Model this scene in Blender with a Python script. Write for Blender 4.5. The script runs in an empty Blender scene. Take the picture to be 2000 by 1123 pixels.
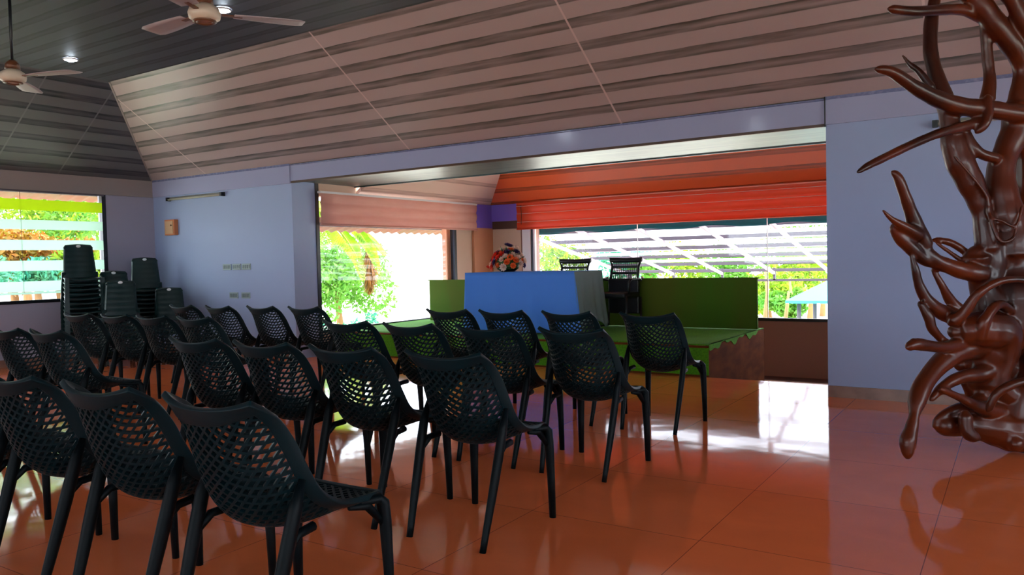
import bpy, bmesh, math, random
from mathutils import Vector, Matrix
random.seed(7)
PI = math.pi
sc = bpy.context.scene
COL = sc.collection

# ------------------------------------------------------------------ camera
H = 1.26
R_ = Vector((0.84066178, 0.5410849, -0.0226914))
U_ = Vector((7.45919286e-04, 4.07431124e-02, 9.99169376e-01))
F_ = Vector((-0.54155998, 0.83998043, -0.03384757))
FPX = 1541.94
cd = bpy.data.cameras.new('camera')
cam = bpy.data.objects.new('camera', cd)
COL.objects.link(cam)
m = Matrix.Identity(4)
for i in range(3):
    m[i][0] = R_[i]; m[i][1] = U_[i]; m[i][2] = -F_[i]
m[0][3], m[1][3], m[2][3] = 0, 0, H
cam.matrix_world = m
cd.sensor_width = 36; cd.lens = FPX*36/2000
cd.clip_start = 0.05; cd.clip_end = 300
sc.camera = cam
sc.view_settings.view_transform = 'Standard'
sc.view_settings.look = 'None'
sc.view_settings.gamma = 1
sc.view_settings.use_curve_mapping = False
sc.view_settings.exposure = 1.25

# ------------------------------------------------------------------ world, sun
w = bpy.data.worlds.new('world'); sc.world = w; w.use_nodes = True
bg = w.node_tree.nodes['Background']
bg.inputs['Color'].default_value = (0.80, 0.90, 1.0, 1)
bg.inputs['Strength'].default_value = 3.6
sd = bpy.data.lights.new('sun', 'SUN'); sd.energy = 5.0; sd.angle = 0.01; sd.color = (1, .93, .8)
so = bpy.data.objects.new('sun', sd); COL.objects.link(so)
so.rotation_euler = Vector((0.25, 0.45, 1)).to_track_quat('Z', 'Y').to_euler()

# ------------------------------------------------------------------ room numbers (metres)
YF, X0, X1, XR = 7.32, -11.29, -8.186, -1.4265
XE, YB0 = 4.5, -6.0            # right side wall, wall behind the viewer
ZT, ZB = 2.60, 2.39            # fascia top, fascia bottom
PITCH = .677; RISE_D = 1.55; ZC = ZT + PITCH*RISE_D
YED = 7.972                    # edge of the raised floor inside the bay
YB = 12.02; ZL = -.56; ZA = 2.27

def at(px, py, d):
    """point seen at pixel px,py of the photograph, d metres in front of the lens"""
    return Vector((0, 0, H)) + (F_ + R_*((px-1000)/FPX) - U_*((py-561.5)/FPX))*d
def hitY(px, py, Y):
    r = F_ + R_*((px-1000)/FPX) - U_*((py-561.5)/FPX)
    return Vector((0, 0, H)) + r*(Y/r.y)
def hitX(px, py, X):
    r = F_ + R_*((px-1000)/FPX) - U_*((py-561.5)/FPX)
    return Vector((0, 0, H)) + r*(X/r.x)

# ------------------------------------------------------------------ materials
def lin(c):
    return tuple(((v/255)/12.92 if v/255 <= .04045 else ((v/255+.055)/1.055)**2.4) for v in c) + (1,)
def mat(name, rgb, rough=.6, spec=.5, metal=0, noise=0, nscale=8, rgb2=None, bump=0, bscale=40, trans=0, coat=0, stretch=None, ior=1.5):
    M = bpy.data.materials.new(name); M.use_nodes = True
    nt = M.node_tree; b = nt.nodes['Principled BSDF']
    b.inputs['Base Color'].default_value = lin(rgb)
    b.inputs['Roughness'].default_value = rough
    b.inputs['Metallic'].default_value = metal
    b.inputs['IOR'].default_value = ior
    b.inputs['Specular IOR Level'].default_value = spec
    b.inputs['Coat Weight'].default_value = coat
    tc = None
    if rgb2 or bump:
        tc = nt.nodes.new('ShaderNodeTexCoord')
        mp = nt.nodes.new('ShaderNodeMapping'); nt.links.new(tc.outputs['Object'], mp.inputs['Vector'])
        if stretch: mp.inputs['Scale'].default_value = stretch
    if rgb2:
        n = nt.nodes.new('ShaderNodeTexNoise'); n.inputs['Scale'].default_value = nscale
        n.inputs['Detail'].default_value = 5
        nt.links.new(mp.outputs['Vector'], n.inputs['Vector'])
        cr = nt.nodes.new('ShaderNodeValToRGB')
        cr.color_ramp.elements[0].position = .35; cr.color_ramp.elements[1].position = .65
        cr.color_ramp.elements[0].color = lin(rgb); cr.color_ramp.elements[1].color = lin(rgb2)
        nt.links.new(n.outputs['Fac'], cr.inputs['Fac'])
        nt.links.new(cr.outputs['Color'], b.inputs['Base Color'])
    if bump:
        n = nt.nodes.new('ShaderNodeTexNoise'); n.inputs['Scale'].default_value = bscale
        nt.links.new(mp.outputs['Vector'], n.inputs['Vector'])
        bp = nt.nodes.new('ShaderNodeBump'); bp.inputs['Strength'].default_value = bump
        nt.links.new(n.outputs['Fac'], bp.inputs['Height'])
        nt.links.new(bp.outputs['Normal'], b.inputs['Normal'])
    if trans:
        tr = nt.nodes.new('ShaderNodeBsdfTranslucent')
        tr.inputs['Color'].default_value = lin(rgb2 or rgb)
        mx = nt.nodes.new('ShaderNodeMixShader'); mx.inputs['Fac'].default_value = trans
        out = nt.nodes['Material Output']
        nt.links.new(b.outputs['BSDF'], mx.inputs[1]); nt.links.new(tr.outputs['BSDF'], mx.inputs[2])
        nt.links.new(mx.outputs['Shader'], out.inputs['Surface'])
    return M
def stripe_mat(name, light, dark, axis, period, phase, frac=.36, rough=.3, seam=None, seam_axis=None, wobble=.012):
    """ceiling boards: a light plank then a narrow veined dark one, repeating along an axis"""
    M = bpy.data.materials.new(name); M.use_nodes = True
    nt = M.node_tree; L = nt.links.new; N = nt.nodes.new; b = nt.nodes['Principled BSDF']
    g = N('ShaderNodeNewGeometry'); sx = N('ShaderNodeSeparateXYZ'); L(g.outputs['Position'], sx.inputs[0])
    mp = N('ShaderNodeMapping'); L(g.outputs['Position'], mp.inputs['Vector'])
    mp.inputs['Scale'].default_value = (1.2, 14, 14) if axis == 'Y' else (14, 1.2, 14)
    nz = N('ShaderNodeTexNoise'); nz.inputs['Scale'].default_value = 1.6; nz.inputs['Detail'].default_value = 6
    L(mp.outputs['Vector'], nz.inputs['Vector'])
    mp2 = N('ShaderNodeMapping'); L(g.outputs['Position'], mp2.inputs['Vector'])
    nz2 = N('ShaderNodeTexNoise'); nz2.inputs['Scale'].default_value = 3.5; nz2.inputs['Detail'].default_value = 2
    L(mp2.outputs['Vector'], nz2.inputs['Vector'])
    def mth(op, a, bb):
        n = N('ShaderNodeMath'); n.operation = op
        for i, x in enumerate((a, bb)):
            if isinstance(x, (int, float)): n.inputs[i].default_value = x
            elif x is not None: L(x, n.inputs[i])
        return n.outputs[0]
    wob = mth('MULTIPLY', mth('SUBTRACT', nz2.outputs['Fac'], .5), wobble)
    c = mth('ADD', mth('DIVIDE', mth('ADD', sx.outputs[axis], wob), period), phase)
    fr = mth('FRACT', c, None)
    cr = N('ShaderNodeValToRGB'); L(fr, cr.inputs['Fac'])
    e = cr.color_ramp.elements
    e[0].position = 0; e[0].color = (1, 1, 1, 1); e[1].position = .06; e[1].color = (.8, .8, .8, 1)
    x = e.new(frac*.5); x.color = (.5, .5, .5, 1)
    x = e.new(frac*.92); x.color = (.8, .8, .8, 1)
    x = e.new(frac); x.color = (0, 0, 0, 1); x = e.new(.97); x.color = (0, 0, 0, 1)
    vein = mth('MULTIPLY', nz.outputs['Fac'], 2.0)
    f = mth('MULTIPLY', cr.outputs['Color'], vein)
    f2 = N('ShaderNodeClamp'); L(f, f2.inputs[0])
    mx = N('ShaderNodeMix'); mx.data_type = 'RGBA'
    L(f2.outputs[0], mx.inputs[0]); mx.inputs[6].default_value = lin(light); mx.inputs[7].default_value = lin(dark)
    L(mx.outputs[2], b.inputs['Base Color'])
    b.inputs['Roughness'].default_value = rough
    if seam:
        s = None
        for x_ in seam:
            q_ = mth('LESS_THAN', mth('ABSOLUTE', mth('SUBTRACT', sx.outputs[seam_axis], x_), None), .01)
            s = q_ if s is None else mth('MAXIMUM', s, q_)
        mx2 = N('ShaderNodeMix'); mx2.data_type = 'RGBA'; L(s, mx2.inputs[0]); L(mx.outputs[2], mx2.inputs[6])
        mx2.inputs[7].default_value = lin([min(255, v*1.15) for v in light])
        L(mx2.outputs[2], b.inputs['Base Color'])
    return M

MT = {}
MT['wall'] = mat('wall_paint', (158, 172, 208), .55, bump=.05, bscale=300)
MT['wall_grey'] = mat('wall_paint_grey', (160, 155, 172), .6, bump=.05, bscale=300)
MT['wall_warm'] = mat('wall_paint_alcove', (205, 172, 150), .6, bump=.05, bscale=300)
MT['wall_low'] = mat('wall_paint_low', (150, 105, 90), .6)
MT['pilaster'] = mat('pilaster_paint', (205, 140, 105), .6)
MT['fascia'] = stripe_mat('fascia_board', (166, 168, 200), (116, 120, 156), 'Z', .5, .82, .2, .12)
MT['fascia_left'] = mat('fascia_left_board', (150, 135, 130), .3)
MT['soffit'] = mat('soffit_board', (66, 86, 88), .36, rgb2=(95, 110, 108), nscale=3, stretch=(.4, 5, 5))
MT['purple'] = mat('header_board', (120, 95, 200), .4)
MT['slope'] = stripe_mat('ceiling_slope', (186, 164, 162), (88, 84, 78), 'Y', .2235, .35, .42, .3, (-6.12, -3.36, -9.95, -.6, 2.1), 'X')
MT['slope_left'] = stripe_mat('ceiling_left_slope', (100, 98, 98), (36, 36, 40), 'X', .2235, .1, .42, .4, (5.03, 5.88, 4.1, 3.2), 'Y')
MT['flat'] = stripe_mat('ceiling_flat_dimmed', (62, 62, 74), (2, 3, 5), 'Y', .262, .12, .42, .6, wobble=.035)  # board colours darkened for the little light reaching the flat part
MT['alc_back'] = stripe_mat('ceiling_bay_back', (250, 112, 66), (150, 66, 40), 'Y', .30, .2, .3, .3)
MT['alc_left'] = stripe_mat('ceiling_bay_left', (250, 212, 200), (200, 155, 145), 'X', .32, .3, .25, .3)
MT['trim'] = mat('brown_trim', (80, 52, 34), .4)
MT['black'] = mat('black_frame', (12, 16, 22), .35)
MT['white_frame'] = mat('white_frame', (225, 220, 222), .4)
MT['chair'] = mat('chair_plastic', (2, 27, 32), .45, spec=.2)
MT['chair_leg'] = mat('chair_leg_plastic', (2, 11, 15), .5, spec=.15)
MT['mono'] = mat('stacked_chair_plastic', (1, 34, 34), .3, spec=.4)
MT['badge'] = mat('badge_white', (215, 222, 222), .4)
MT['carpet'] = mat('green_carpet', (84, 160, 6), .95, rgb2=(64, 130, 4), nscale=60, bump=.4, bscale=400)
MT['panel'] = mat('green_cloth_panel', (62, 112, 6), .9, rgb2=(84, 96, 8), nscale=1.2, stretch=(1, 1, .3))
MT['plywood'] = mat('stage_plywood', (118, 62, 26), .9, spec=.1, rgb2=(88, 44, 20), nscale=3, stretch=(1, 1, 3))
MT['cloth_shade_blue'] = mat('tablecloth_cloth', (84, 148, 245), .85, trans=.12)  # white cloth, the blue of its shade put into the colour
MT['cloth_side'] = mat('tablecloth_side_cloth', (128, 150, 150), .85, trans=.25)  # greyer, thinner tone for the right side of the cloth
MT['lowfloor'] = mat('low_floor', (66, 34, 22), .7)
MT['skirt'] = mat('skirting_tile', (150, 112, 95), .25, rgb2=(125, 92, 80), nscale=6)
MT['blind_pink'] = mat('blind_pink', (235, 180, 165), .6, trans=.22, rgb2=(225, 165, 150), nscale=2, stretch=(1, 1, 5))
MT['blind_red'] = mat('blind_red', (245, 84, 46), .45, trans=.28, rgb2=(238, 100, 62), nscale=1.5, stretch=(1, 1, 5))
MT['zebra'] = mat('blind_white_band', (215, 235, 225), .7, trans=.6)
MT['zebra_lime'] = mat('blind_lime_band', (205, 225, 60), .7, trans=.6)
MT['teal_cloth'] = mat('teal_valance', (20, 110, 120), .8, trans=.4)
MT['awning'] = mat('awning_tile', (150, 84, 60), .7, rgb2=(135, 105, 70), nscale=3, trans=.1)
MT['steel_light'] = mat('awning_rafter', (170, 150, 160), .6, spec=.2)
MT['steel'] = mat('awning_steel', (92, 84, 92), .6, spec=.2)
MT['sheet'] = mat('awning_sheet', (232, 232, 240), .8, trans=.7, spec=.1)
MT['mesh_black'] = mat('office_black', (14, 14, 18), .45)
MT['chrome'] = mat('chrome', (230, 230, 230), .12, metal=1)
MT['wood'] = mat('lacquered_root_wood', (98, 36, 9), .36, rgb2=(50, 16, 5), nscale=3, coat=.12, bump=.06, bscale=22, stretch=(1, 1, .25), spec=.4)
MT['wood_box'] = mat('box_wood', (200, 120, 75), .5)
MT['box_face'] = mat('box_face', (205, 160, 120), .5)
MT['switch'] = mat('switch_plate', (150, 165, 165), .4)
MT['switch_dark'] = mat('switch_key', (120, 132, 132), .4)
MT['tube_body'] = mat('tube_batten', (120, 118, 110), .5)
MT['tube_glass'] = mat('tube_glass', (190, 185, 165), .3)
MT['cream'] = mat('fan_cream', (215, 195, 175), .35)
MT['fan_brown'] = mat('fan_brown', (110, 65, 40), .4)
MT['blade'] = mat('fan_blade', (175, 160, 165), .5)
MT['ground'] = mat('garden_paving', (225, 222, 215), .9, rgb2=(200, 200, 175), nscale=.35)
MT['bark'] = mat('bark', (150, 110, 70), .9)
def leaf(name, a, b): return mat(name, [v*.95 for v in a], .6, rgb2=[v*.72 for v in b], nscale=3.5, trans=.35)
MT['leaf_yellow'] = leaf('leaf_yellow', (190, 215, 30), (120, 180, 30))
MT['leaf_green'] = leaf('leaf_green', (80, 165, 50), (140, 200, 60))
MT['leaf_teal'] = leaf('leaf_teal', (40, 170, 150), (120, 210, 150))
MT['leaf_rust'] = leaf('leaf_rust', (205, 105, 25), (170, 150, 30))
MT['leaf_brown'] = leaf('leaf_brown', (165, 105, 25), (120, 90, 20))
MT['hut_roof'] = mat('hut_roof_teal', (60, 180, 185), .6)
MT['fl_red'] = mat('petal_red', (232, 45, 20), .6, trans=.2)
MT['fl_orange'] = mat('petal_orange', (250, 110, 45), .6, trans=.2)
MT['fl_cream'] = mat('petal_cream', (240, 205, 185), .6, trans=.2)
MT['fl_purple'] = mat('petal_purple', (60, 30, 90), .6)
MT['fl_leaf'] = mat('flower_leaf', (50, 95, 45), .6)

# glass
G = bpy.data.materials.new('window_glass'); G.use_nodes = True
nt = G.node_tree; nt.nodes.remove(nt.nodes['Principled BSDF'])
tr = nt.nodes.new('ShaderNodeBsdfTransparent'); gl = nt.nodes.new('ShaderNodeBsdfGlossy'); gl.inputs['Roughness'].default_value = .02
lw = nt.nodes.new('ShaderNodeLayerWeight'); lw.inputs[0].default_value = .5
pw = nt.nodes.new('ShaderNodeMath'); pw.operation = 'POWER'; pw.inputs[1].default_value = 5; nt.links.new(lw.outputs['Facing'], pw.inputs[0])
fr = nt.nodes.new('ShaderNodeMath'); fr.operation = 'MULTIPLY_ADD'; fr.inputs[1].default_value = .9; fr.inputs[2].default_value = .03; nt.links.new(pw.outputs[0], fr.inputs[0])
mx = nt.nodes.new('ShaderNodeMixShader')
nt.links.new(fr.outputs[0], mx.inputs[0]); nt.links.new(tr.outputs[0], mx.inputs[1]); nt.links.new(gl.outputs[0], mx.inputs[2])
nt.links.new(mx.outputs[0], nt.nodes['Material Output'].inputs['Surface']); MT['glass'] = G
# lamp
E = bpy.data.materials.new('lamp_light'); E.use_nodes = True
b = E.node_tree.nodes['Principled BSDF']; b.inputs['Emission Color'].default_value = (.75, .88, 1, 1); b.inputs['Emission Strength'].default_value = 90
MT['lamp'] = E
# floor: large polished tiles
FM = bpy.data.materials.new('floor_tiles'); FM.use_nodes = True
nt = FM.node_tree; N = nt.nodes.new; L = nt.links.new; b = nt.nodes['Principled BSDF']
g = N('ShaderNodeNewGeometry')
mp = N('ShaderNodeMapping'); mp.inputs['Location'].default_value = (1.2, -5.09, 0); L(g.outputs['Position'], mp.inputs['Vector'])
br = N('ShaderNodeTexBrick'); L(mp.outputs['Vector'], br.inputs['Vector'])
br.offset = 0; br.inputs['Scale'].default_value = 1; br.inputs['Brick Width'].default_value = .87; br.inputs['Row Height'].default_value = .87
br.inputs['Mortar Size'].default_value = .002; br.inputs['Mortar Smooth'].default_value = .1
br.inputs['Color1'].default_value = lin((246, 126, 74)); br.inputs['Color2'].default_value = lin((242, 120, 69)); br.inputs['Mortar'].default_value = lin((150, 70, 42))
n = N('ShaderNodeTexNoise'); n.inputs['Scale'].default_value = 2.2; n.inputs['Detail'].default_value = 7; n.inputs['Distortion'].default_value = .6
mp3 = N('ShaderNodeMapping'); mp3.inputs['Scale'].default_value = (1, 1.4, 1); L(g.outputs['Position'], mp3.inputs['Vector']); L(mp3.outputs['Vector'], n.inputs['Vector'])
cr = N('ShaderNodeValToRGB'); cr.color_ramp.elements[0].position = .3; cr.color_ramp.elements[1].position = .7
cr.color_ramp.elements[0].color = (.93, .91, .90, 1); cr.color_ramp.elements[1].color = (1.04, 1.03, 1.03, 1)
L(n.outputs['Fac'], cr.inputs['Fac'])
mm = N('ShaderNodeMix'); mm.data_type = 'RGBA'; mm.blend_type = 'MULTIPLY'; mm.inputs[0].default_value = 1
L(br.outputs['Color'], mm.inputs[6]); L(cr.outputs['Color'], mm.inputs[7]); L(mm.outputs[2], b.inputs['Base Color'])
b.inputs['Roughness'].default_value = .07; b.inputs['IOR'].default_value = 1.42
n2 = N('ShaderNodeTexNoise'); n2.inputs['Scale'].default_value = 2.5; L(g.outputs['Position'], n2.inputs['Vector'])
bp = N('ShaderNodeBump'); bp.inputs['Strength'].default_value = .02; bp.inputs['Distance'].default_value = .1
L(n2.outputs['Fac'], bp.inputs['Height']); L(bp.outputs['Normal'], b.inputs['Normal'])
MT['floor'] = FM

# ------------------------------------------------------------------ mesh helpers
class MB:
    def __init__(s): s.v = []; s.f = []
    def add(s, vs, fs):
        o = len(s.v); s.v += [tuple(v) for v in vs]; s.f += [tuple(i+o for i in f) for f in fs]; return s
    def box(s, x0, x1, y0, y1, z0, z1):
        return s.add([(x0,y0,z0),(x1,y0,z0),(x1,y1,z0),(x0,y1,z0),(x0,y0,z1),(x1,y0,z1),(x1,y1,z1),(x0,y1,z1)],
                     [(3,2,1,0),(4,5,6,7),(0,1,5,4),(1,2,6,5),(2,3,7,6),(3,0,4,7)])
    def bar(s, a, b_, w, h, up=(0, 0, 1), w2=None, h2=None):
        a = Vector(a); b_ = Vector(b_); d = (b_-a).normalized(); up = Vector(up)
        x = d.cross(up)
        if x.length < 1e-4: x = d.cross(Vector((1, 0, 0)))
        x.normalize(); y = x.cross(d)
        w2 = w if w2 is None else w2; h2 = h if h2 is None else h2
        vs = [a+x*i*w/2+y*j*h/2 for i, j in ((-1,-1),(1,-1),(1,1),(-1,1))] + [b_+x*i*w2/2+y*j*h2/2 for i, j in ((-1,-1),(1,-1),(1,1),(-1,1))]
        return s.add(vs, [(3,2,1,0),(4,5,6,7),(0,1,5,4),(1,2,6,5),(2,3,7,6),(3,0,4,7)])
    def tube(s, pts, rad, n=10, flat=1.0):
        pts = [Vector(p) for p in pts]; rings = []
        if not hasattr(rad, '__len__'): rad = [rad]*len(pts)
        prev = None
        for i, p in enumerate(pts):
            d = (pts[min(i+1, len(pts)-1)]-pts[max(i-1, 0)]).normalized()
            if prev is None:
                ref = Vector((0, 0, 1)) if abs(d.z) < .9 else Vector((1, 0, 0))
                x = d.cross(ref).normalized()
            else:
                x = (prev - d*prev.dot(d)).normalized()
            prev = x; y = d.cross(x)
            rings.append([p + x*math.cos(2*PI*k/n)*rad[i] + y*math.sin(2*PI*k/n)*rad[i]*flat for k in range(n)])
        vs = [v for r in rings for v in r]; fs = []
        for i in range(len(rings)-1):
            for k in range(n):
                fs.append((i*n+k, i*n+(k+1) % n, (i+1)*n+(k+1) % n, (i+1)*n+k))
        fs.append(tuple(reversed(range(n)))); fs.append(tuple((len(rings)-1)*n+k for k in range(n)))
        return s.add(vs, fs)
    def lathe(s, prof, n=24, c=(0, 0, 0)):
        vs = []; fs = []
        for r, z in prof:
            for k in range(n): vs.append((c[0]+r*math.cos(2*PI*k/n), c[1]+r*math.sin(2*PI*k/n), c[2]+z))
        for i in range(len(prof)-1):
            for k in range(n): fs.append((i*n+k, i*n+(k+1) % n, (i+1)*n+(k+1) % n, (i+1)*n+k))
        return s.add(vs, fs)
    def grid(s, fn, nu, nv, keep=None):
        vs = [fn(i/nu, j/nv) for j in range(nv+1) for i in range(nu+1)]
        fs = [(j*(nu+1)+i, j*(nu+1)+i+1, (j+1)*(nu+1)+i+1, (j+1)*(nu+1)+i) for j in range(nv) for i in range(nu) if keep is None or keep(i, j)]
        return s.add(vs, fs)
    def build(s, name, mt, parent=None, smooth=False, loc=None):
        me = bpy.data.meshes.new(name); me.from_pydata(s.v, [], s.f); me.materials.append(MT[mt] if isinstance(mt, str) else mt)
        if smooth:
            me.polygons.foreach_set('use_smooth', [True]*len(me.polygons))
        me.update()
        o = bpy.data.objects.new(name, me); COL.objects.link(o)
        if parent: o.parent = parent
        if loc is not None: o.location = loc
        return o
def bake(o):
    """freeze the modifiers into the mesh"""
    dg = bpy.context.evaluated_depsgraph_get(); dg.update()
    me = bpy.data.meshes.new_from_object(o.evaluated_get(dg)); o.modifiers.clear(); o.data = me
    return o
def solid(o, t, offset=0, bevel=0):
    md = o.modifiers.new('s', 'SOLIDIFY'); md.thickness = t; md.offset = offset
    if bevel:
        md = o.modifiers.new('b', 'BEVEL'); md.width = bevel; md.segments = 2; md.limit_method = 'ANGLE'
    return bake(o)
def bevel(o, wd, seg=2):
    md = o.modifiers.new('b', 'BEVEL'); md.width = wd; md.segments = seg; md.limit_method = 'ANGLE'
    return bake(o)
def tag(o, label=None, cat=None, group=None, kind=None):
    if label: o['label'] = label
    if cat: o['category'] = cat
    if group: o['group'] = group
    if kind: o['kind'] = kind
    return o
def empty(name, loc, rz=0):
    o = bpy.data.objects.new(name, None); COL.objects.link(o); o.location = loc; o.rotation_euler = (0, 0, rz); o.empty_display_size = .1
    return o
def struct(name, mb, mt, smooth=False):
    return tag(mb.build(name, mt, None, smooth), kind='structure')
def copy_tree(o, parent=None):
    c = o.copy(); COL.objects.link(c); c.parent = parent
    for ch in list(o.children): copy_tree(ch, c)
    return c
def quad(a, b_, c, d): return MB().add([a, b_, c, d], [(0, 1, 2, 3)])
def catmull(P, t):
    n = len(P)-1; x = min(max(t, 0), 1)*n; i = min(int(x), n-1); f = x-i
    p0 = P[max(i-1, 0)]; p1 = P[i]; p2 = P[i+1]; p3 = P[min(i+2, n)]
    return [.5*(2*b1+(c1-a1)*f+(2*a1-5*b1+4*c1-d1)*f*f+(-a1+3*b1-3*c1+d1)*f**3) for a1, b1, c1, d1 in zip(p0, p1, p2, p3)]

# ------------------------------------------------------------------ the room
struct('floor', MB().box(X0-.2, XE+.2, YB0-.2, YF+.4, -.2, 0).box(X1-.2, 1.2, YF+.4, YED, -.2, 0).box(X1-.2, 1.2, YED-.06, YED, ZL, -.2), 'floor')
struct('trim_1', MB().box(-2.73, 1.2, YED, YED+.012, ZL, -.012), 'trim')
struct('floor_bay', MB().box(X1-.2, 1.2, YED, YB+.2, ZL-.1, ZL), 'lowfloor')
# front wall, either side of the opening
struct('wall_front_left', MB().box(X0-.2, X1, YF, YF+.41, 0, ZT+.05), 'wall')
struct('wall_front_right', MB().box(XR, XE+.2, YF, YF+.41, 0, ZT+.05), 'wall')
struct('baseboard_front_right', MB().box(XR, XE, YF-.012, YF, 0, .1), 'skirt')
struct('baseboard_front_left', MB().box(X0, X1, YF-.012, YF, 0, .1), 'skirt')
# beam over the opening: fascia, soffit, inner face
struct('trim_2', MB().box(X1, XR, YF-.01, YF+.05, ZB, ZT+.02), 'fascia')
struct('trim_3', MB().box(X1, XR, YF-.012, YF+.03, ZB-.025, ZB), 'trim')
struct('trim_4', MB().box(X0, X1-.003, YF-.03, YF-.001, ZT-.24, ZT+.02), 'fascia')
struct('trim_5', MB().box(XR+.004, XE, YF-.03, YF-.001, ZB-.01, ZT+.02), 'fascia')
struct('trim_6', MB().box(XR-.006, XR+.004, YF-.034, YF, ZB-.03, ZT+.02), 'black')
struct('ceiling_soffit', MB().box(X1-.2, 1.2, YF+.05, 8.52, ZB+.003, ZB+.08), 'soffit')
struct('trim_7', MB().box(X1-.2, 1.2, 8.50, 8.53, ZB-.012, ZB+.1), 'soffit')
struct('trim_8', MB().box(X1-.2, 1.2, 8.53, 8.56, ZB+.02, 3.5), 'fascia_left')
# main ceiling
xa, xb, ya, yb = X0+RISE_D, XE-RISE_D, YB0+RISE_D, YF-RISE_D
struct('ceiling', MB().add([(xa,ya,ZC),(xb,ya,ZC),(xb,yb,ZC),(xa,yb,ZC),(xa,ya,ZC+.1),(xb,ya,ZC+.1),(xb,yb,ZC+.1),(xa,yb,ZC+.1)], [(0,1,2,3),(7,6,5,4)]), 'flat')
def sl(name, a, b_, c, d, mt):
    up = Vector((0, 0, .06))
    vs = [Vector(p) for p in (a, b_, c, d)]; vs += [v+up for v in vs]
    return struct(name, MB().add(vs, [(0,1,2,3),(7,6,5,4),(0,4,5,1),(1,5,6,2),(2,6,7,3),(3,7,4,0)]), mt)
sl('ceiling_slope_front', (X0,YF,ZT), (XE,YF,ZT), (xb,yb,ZC), (xa,yb,ZC), 'slope')
sl('ceiling_slope_left', (X0,YB0,ZT), (X0,YF,ZT), (xa,yb,ZC), (xa,ya,ZC), 'slope_left')
sl('ceiling_slope_right', (XE,YF,ZT), (XE,YB0,ZT), (xb,ya,ZC), (xb,yb,ZC), 'slope_left')
sl('ceiling_slope_back', (XE,YB0,ZT), (X0,YB0,ZT), (xa,ya,ZC), (xb,ya,ZC), 'slope')
# hip and edge beads
def bead(name, a, b_, mt='fascia_left', wd=.022):
    struct(name, MB().bar(a, b_, wd, .012), mt)
bead('trim_9', (X0, YF, ZT-.004), (xa, yb, ZC-.006))
bead('trim_10', (X0, YF-.01, ZT), (X0+.0, YB0, ZT))
bead('trim_11', (X0, YF-.02, ZT), (XE, YF-.02, ZT), 'fascia')
# left wall with the long window
WY0, WY1, WZ0, WZ1 = 1.2, 6.553, .83, 2.36
struct('wall_left', MB().box(X0-.2, X0, YB0-.2, YF, 0, WZ0).box(X0-.2, X0, WY1, YF, WZ0, ZT+.05).box(X0-.2, X0, YB0-.2, WY0, WZ0, ZT+.05).box(X0-.2, X0, WY0, WY1, WZ1, ZT+.05), 'wall_grey')
struct('trim_12', MB().box(X0, X0+.03, YB0, YF-.03, ZT-.24, ZT+.01), 'fascia_left')
struct('baseboard_left', MB().box(X0, X0+.012, YB0, YF, 0, .1), 'skirt')
o = struct('window_1', MB().box(X0-.06, X0+.01, WY1-.06, WY1, WZ0, WZ1).box(X0-.06, X0+.01, WY0, WY0+.06, WZ0, WZ1).box(X0-.06, X0+.01, WY0, WY1, WZ0, WZ0+.045).box(X0-.06, X0+.01, 4.0, 4.04, WZ0, WZ1), 'black')
MB().box(X0-.03, X0-.024, WY0, WY1, WZ0, WZ1).build('pane', 'glass', o)
# right side wall and back wall (behind the viewer), with wide windows that light the hall
struct('wall_right', MB().box(XE, XE+.2, YB0-.2, YF+.2, 0, .9).box(XE, XE+.2, YB0-.2, YF+.2, 2.2, ZT+.05).box(XE, XE+.2, 5.4, YF+.2, .9, 2.2).box(XE, XE+.2, YB0-.2, -4.5, .9, 2.2), 'wall')
struct('wall_back', MB().box(X0-.2, XE+.2, YB0-.2, YB0, 0, .9).box(X0-.2, XE+.2, YB0-.2, YB0, 2.2, ZT+.05).box(X0-.2, -9.5, YB0-.2, YB0, .9, 2.2).box(2.5, XE+.2, YB0-.2, YB0, .9, 2.2), 'wall')
o = struct('window_4', MB().box(XE, XE+.05, -4.5, 5.4, .9, .95).box(XE, XE+.05, 0.3, .36, .9, 2.2), 'black'); MB().box(XE+.02, XE+.025, -4.5, 5.4, .9, 2.2).build('pane', 'glass', o)
o = struct('window_5', MB().box(-9.5, 2.5, YB0-.05, YB0, .9, .95).box(-3.6, -3.54, YB0-.05, YB0, .9, 2.2), 'black'); MB().box(-9.5, 2.5, YB0-.03, YB0-.025, .9, 2.2).build('pane', 'glass', o)

# ---- the bay behind the opening
LY0, LY1, LZ0, LZ1 = 7.78, 10.95, .34, 2.22
struct('wall_bay_left', MB().box(X1-.2, X1, YF+.41, YB+.2, ZL, LZ0).box(X1-.2, X1, YF+.41, YB+.2, LZ1, 3.4).box(X1-.2, X1, LY1, YB+.2, LZ0, LZ1), 'wall_warm')
struct('trim_13', MB().box(X1-.1, X1+.012, YF+.41, YF+.47, -.0, ZB), 'black')
o = struct('window_2', MB().box(X1-.08, X1+.012, LY1-.06, LY1, LZ0, LZ1).box(X1-.08, X1+.012, YF+.42, LY1, LZ0-.03, LZ0+.015), 'black')
MB().box(X1-.05, X1-.044, YF+.41, LY1, LZ0, LZ1).build('pane', 'glass', o)
MB().box(X1-.19, X1-.09, 10.80, 10.90, LZ0, LZ1).build('jamb', 'pilaster', o)
struct('wall_bay_pilaster', MB().box(X1, X1+.05, 11.42, YB, LZ0, ZA), 'pilaster')
BX0 = -7.27
struct('wall_bay_back', MB().box(X1-.2, 1.2, YB, YB+.2, ZL, .285).box(X1-.2, 1.2, YB, YB+.2, 2.22, 3.4).box(X1-.2, BX0, YB, YB+.2, .285, 2.22), 'wall_low')
struct('trim_14', MB().box(X1, BX0-.26, YB-.008, YB, ZL, 1.86), 'wall_warm')
struct('wall_bay_right', MB().box(1.0, 1.2, YF+.4, YB+.2, ZL, 3.4), 'wall_warm')
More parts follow.
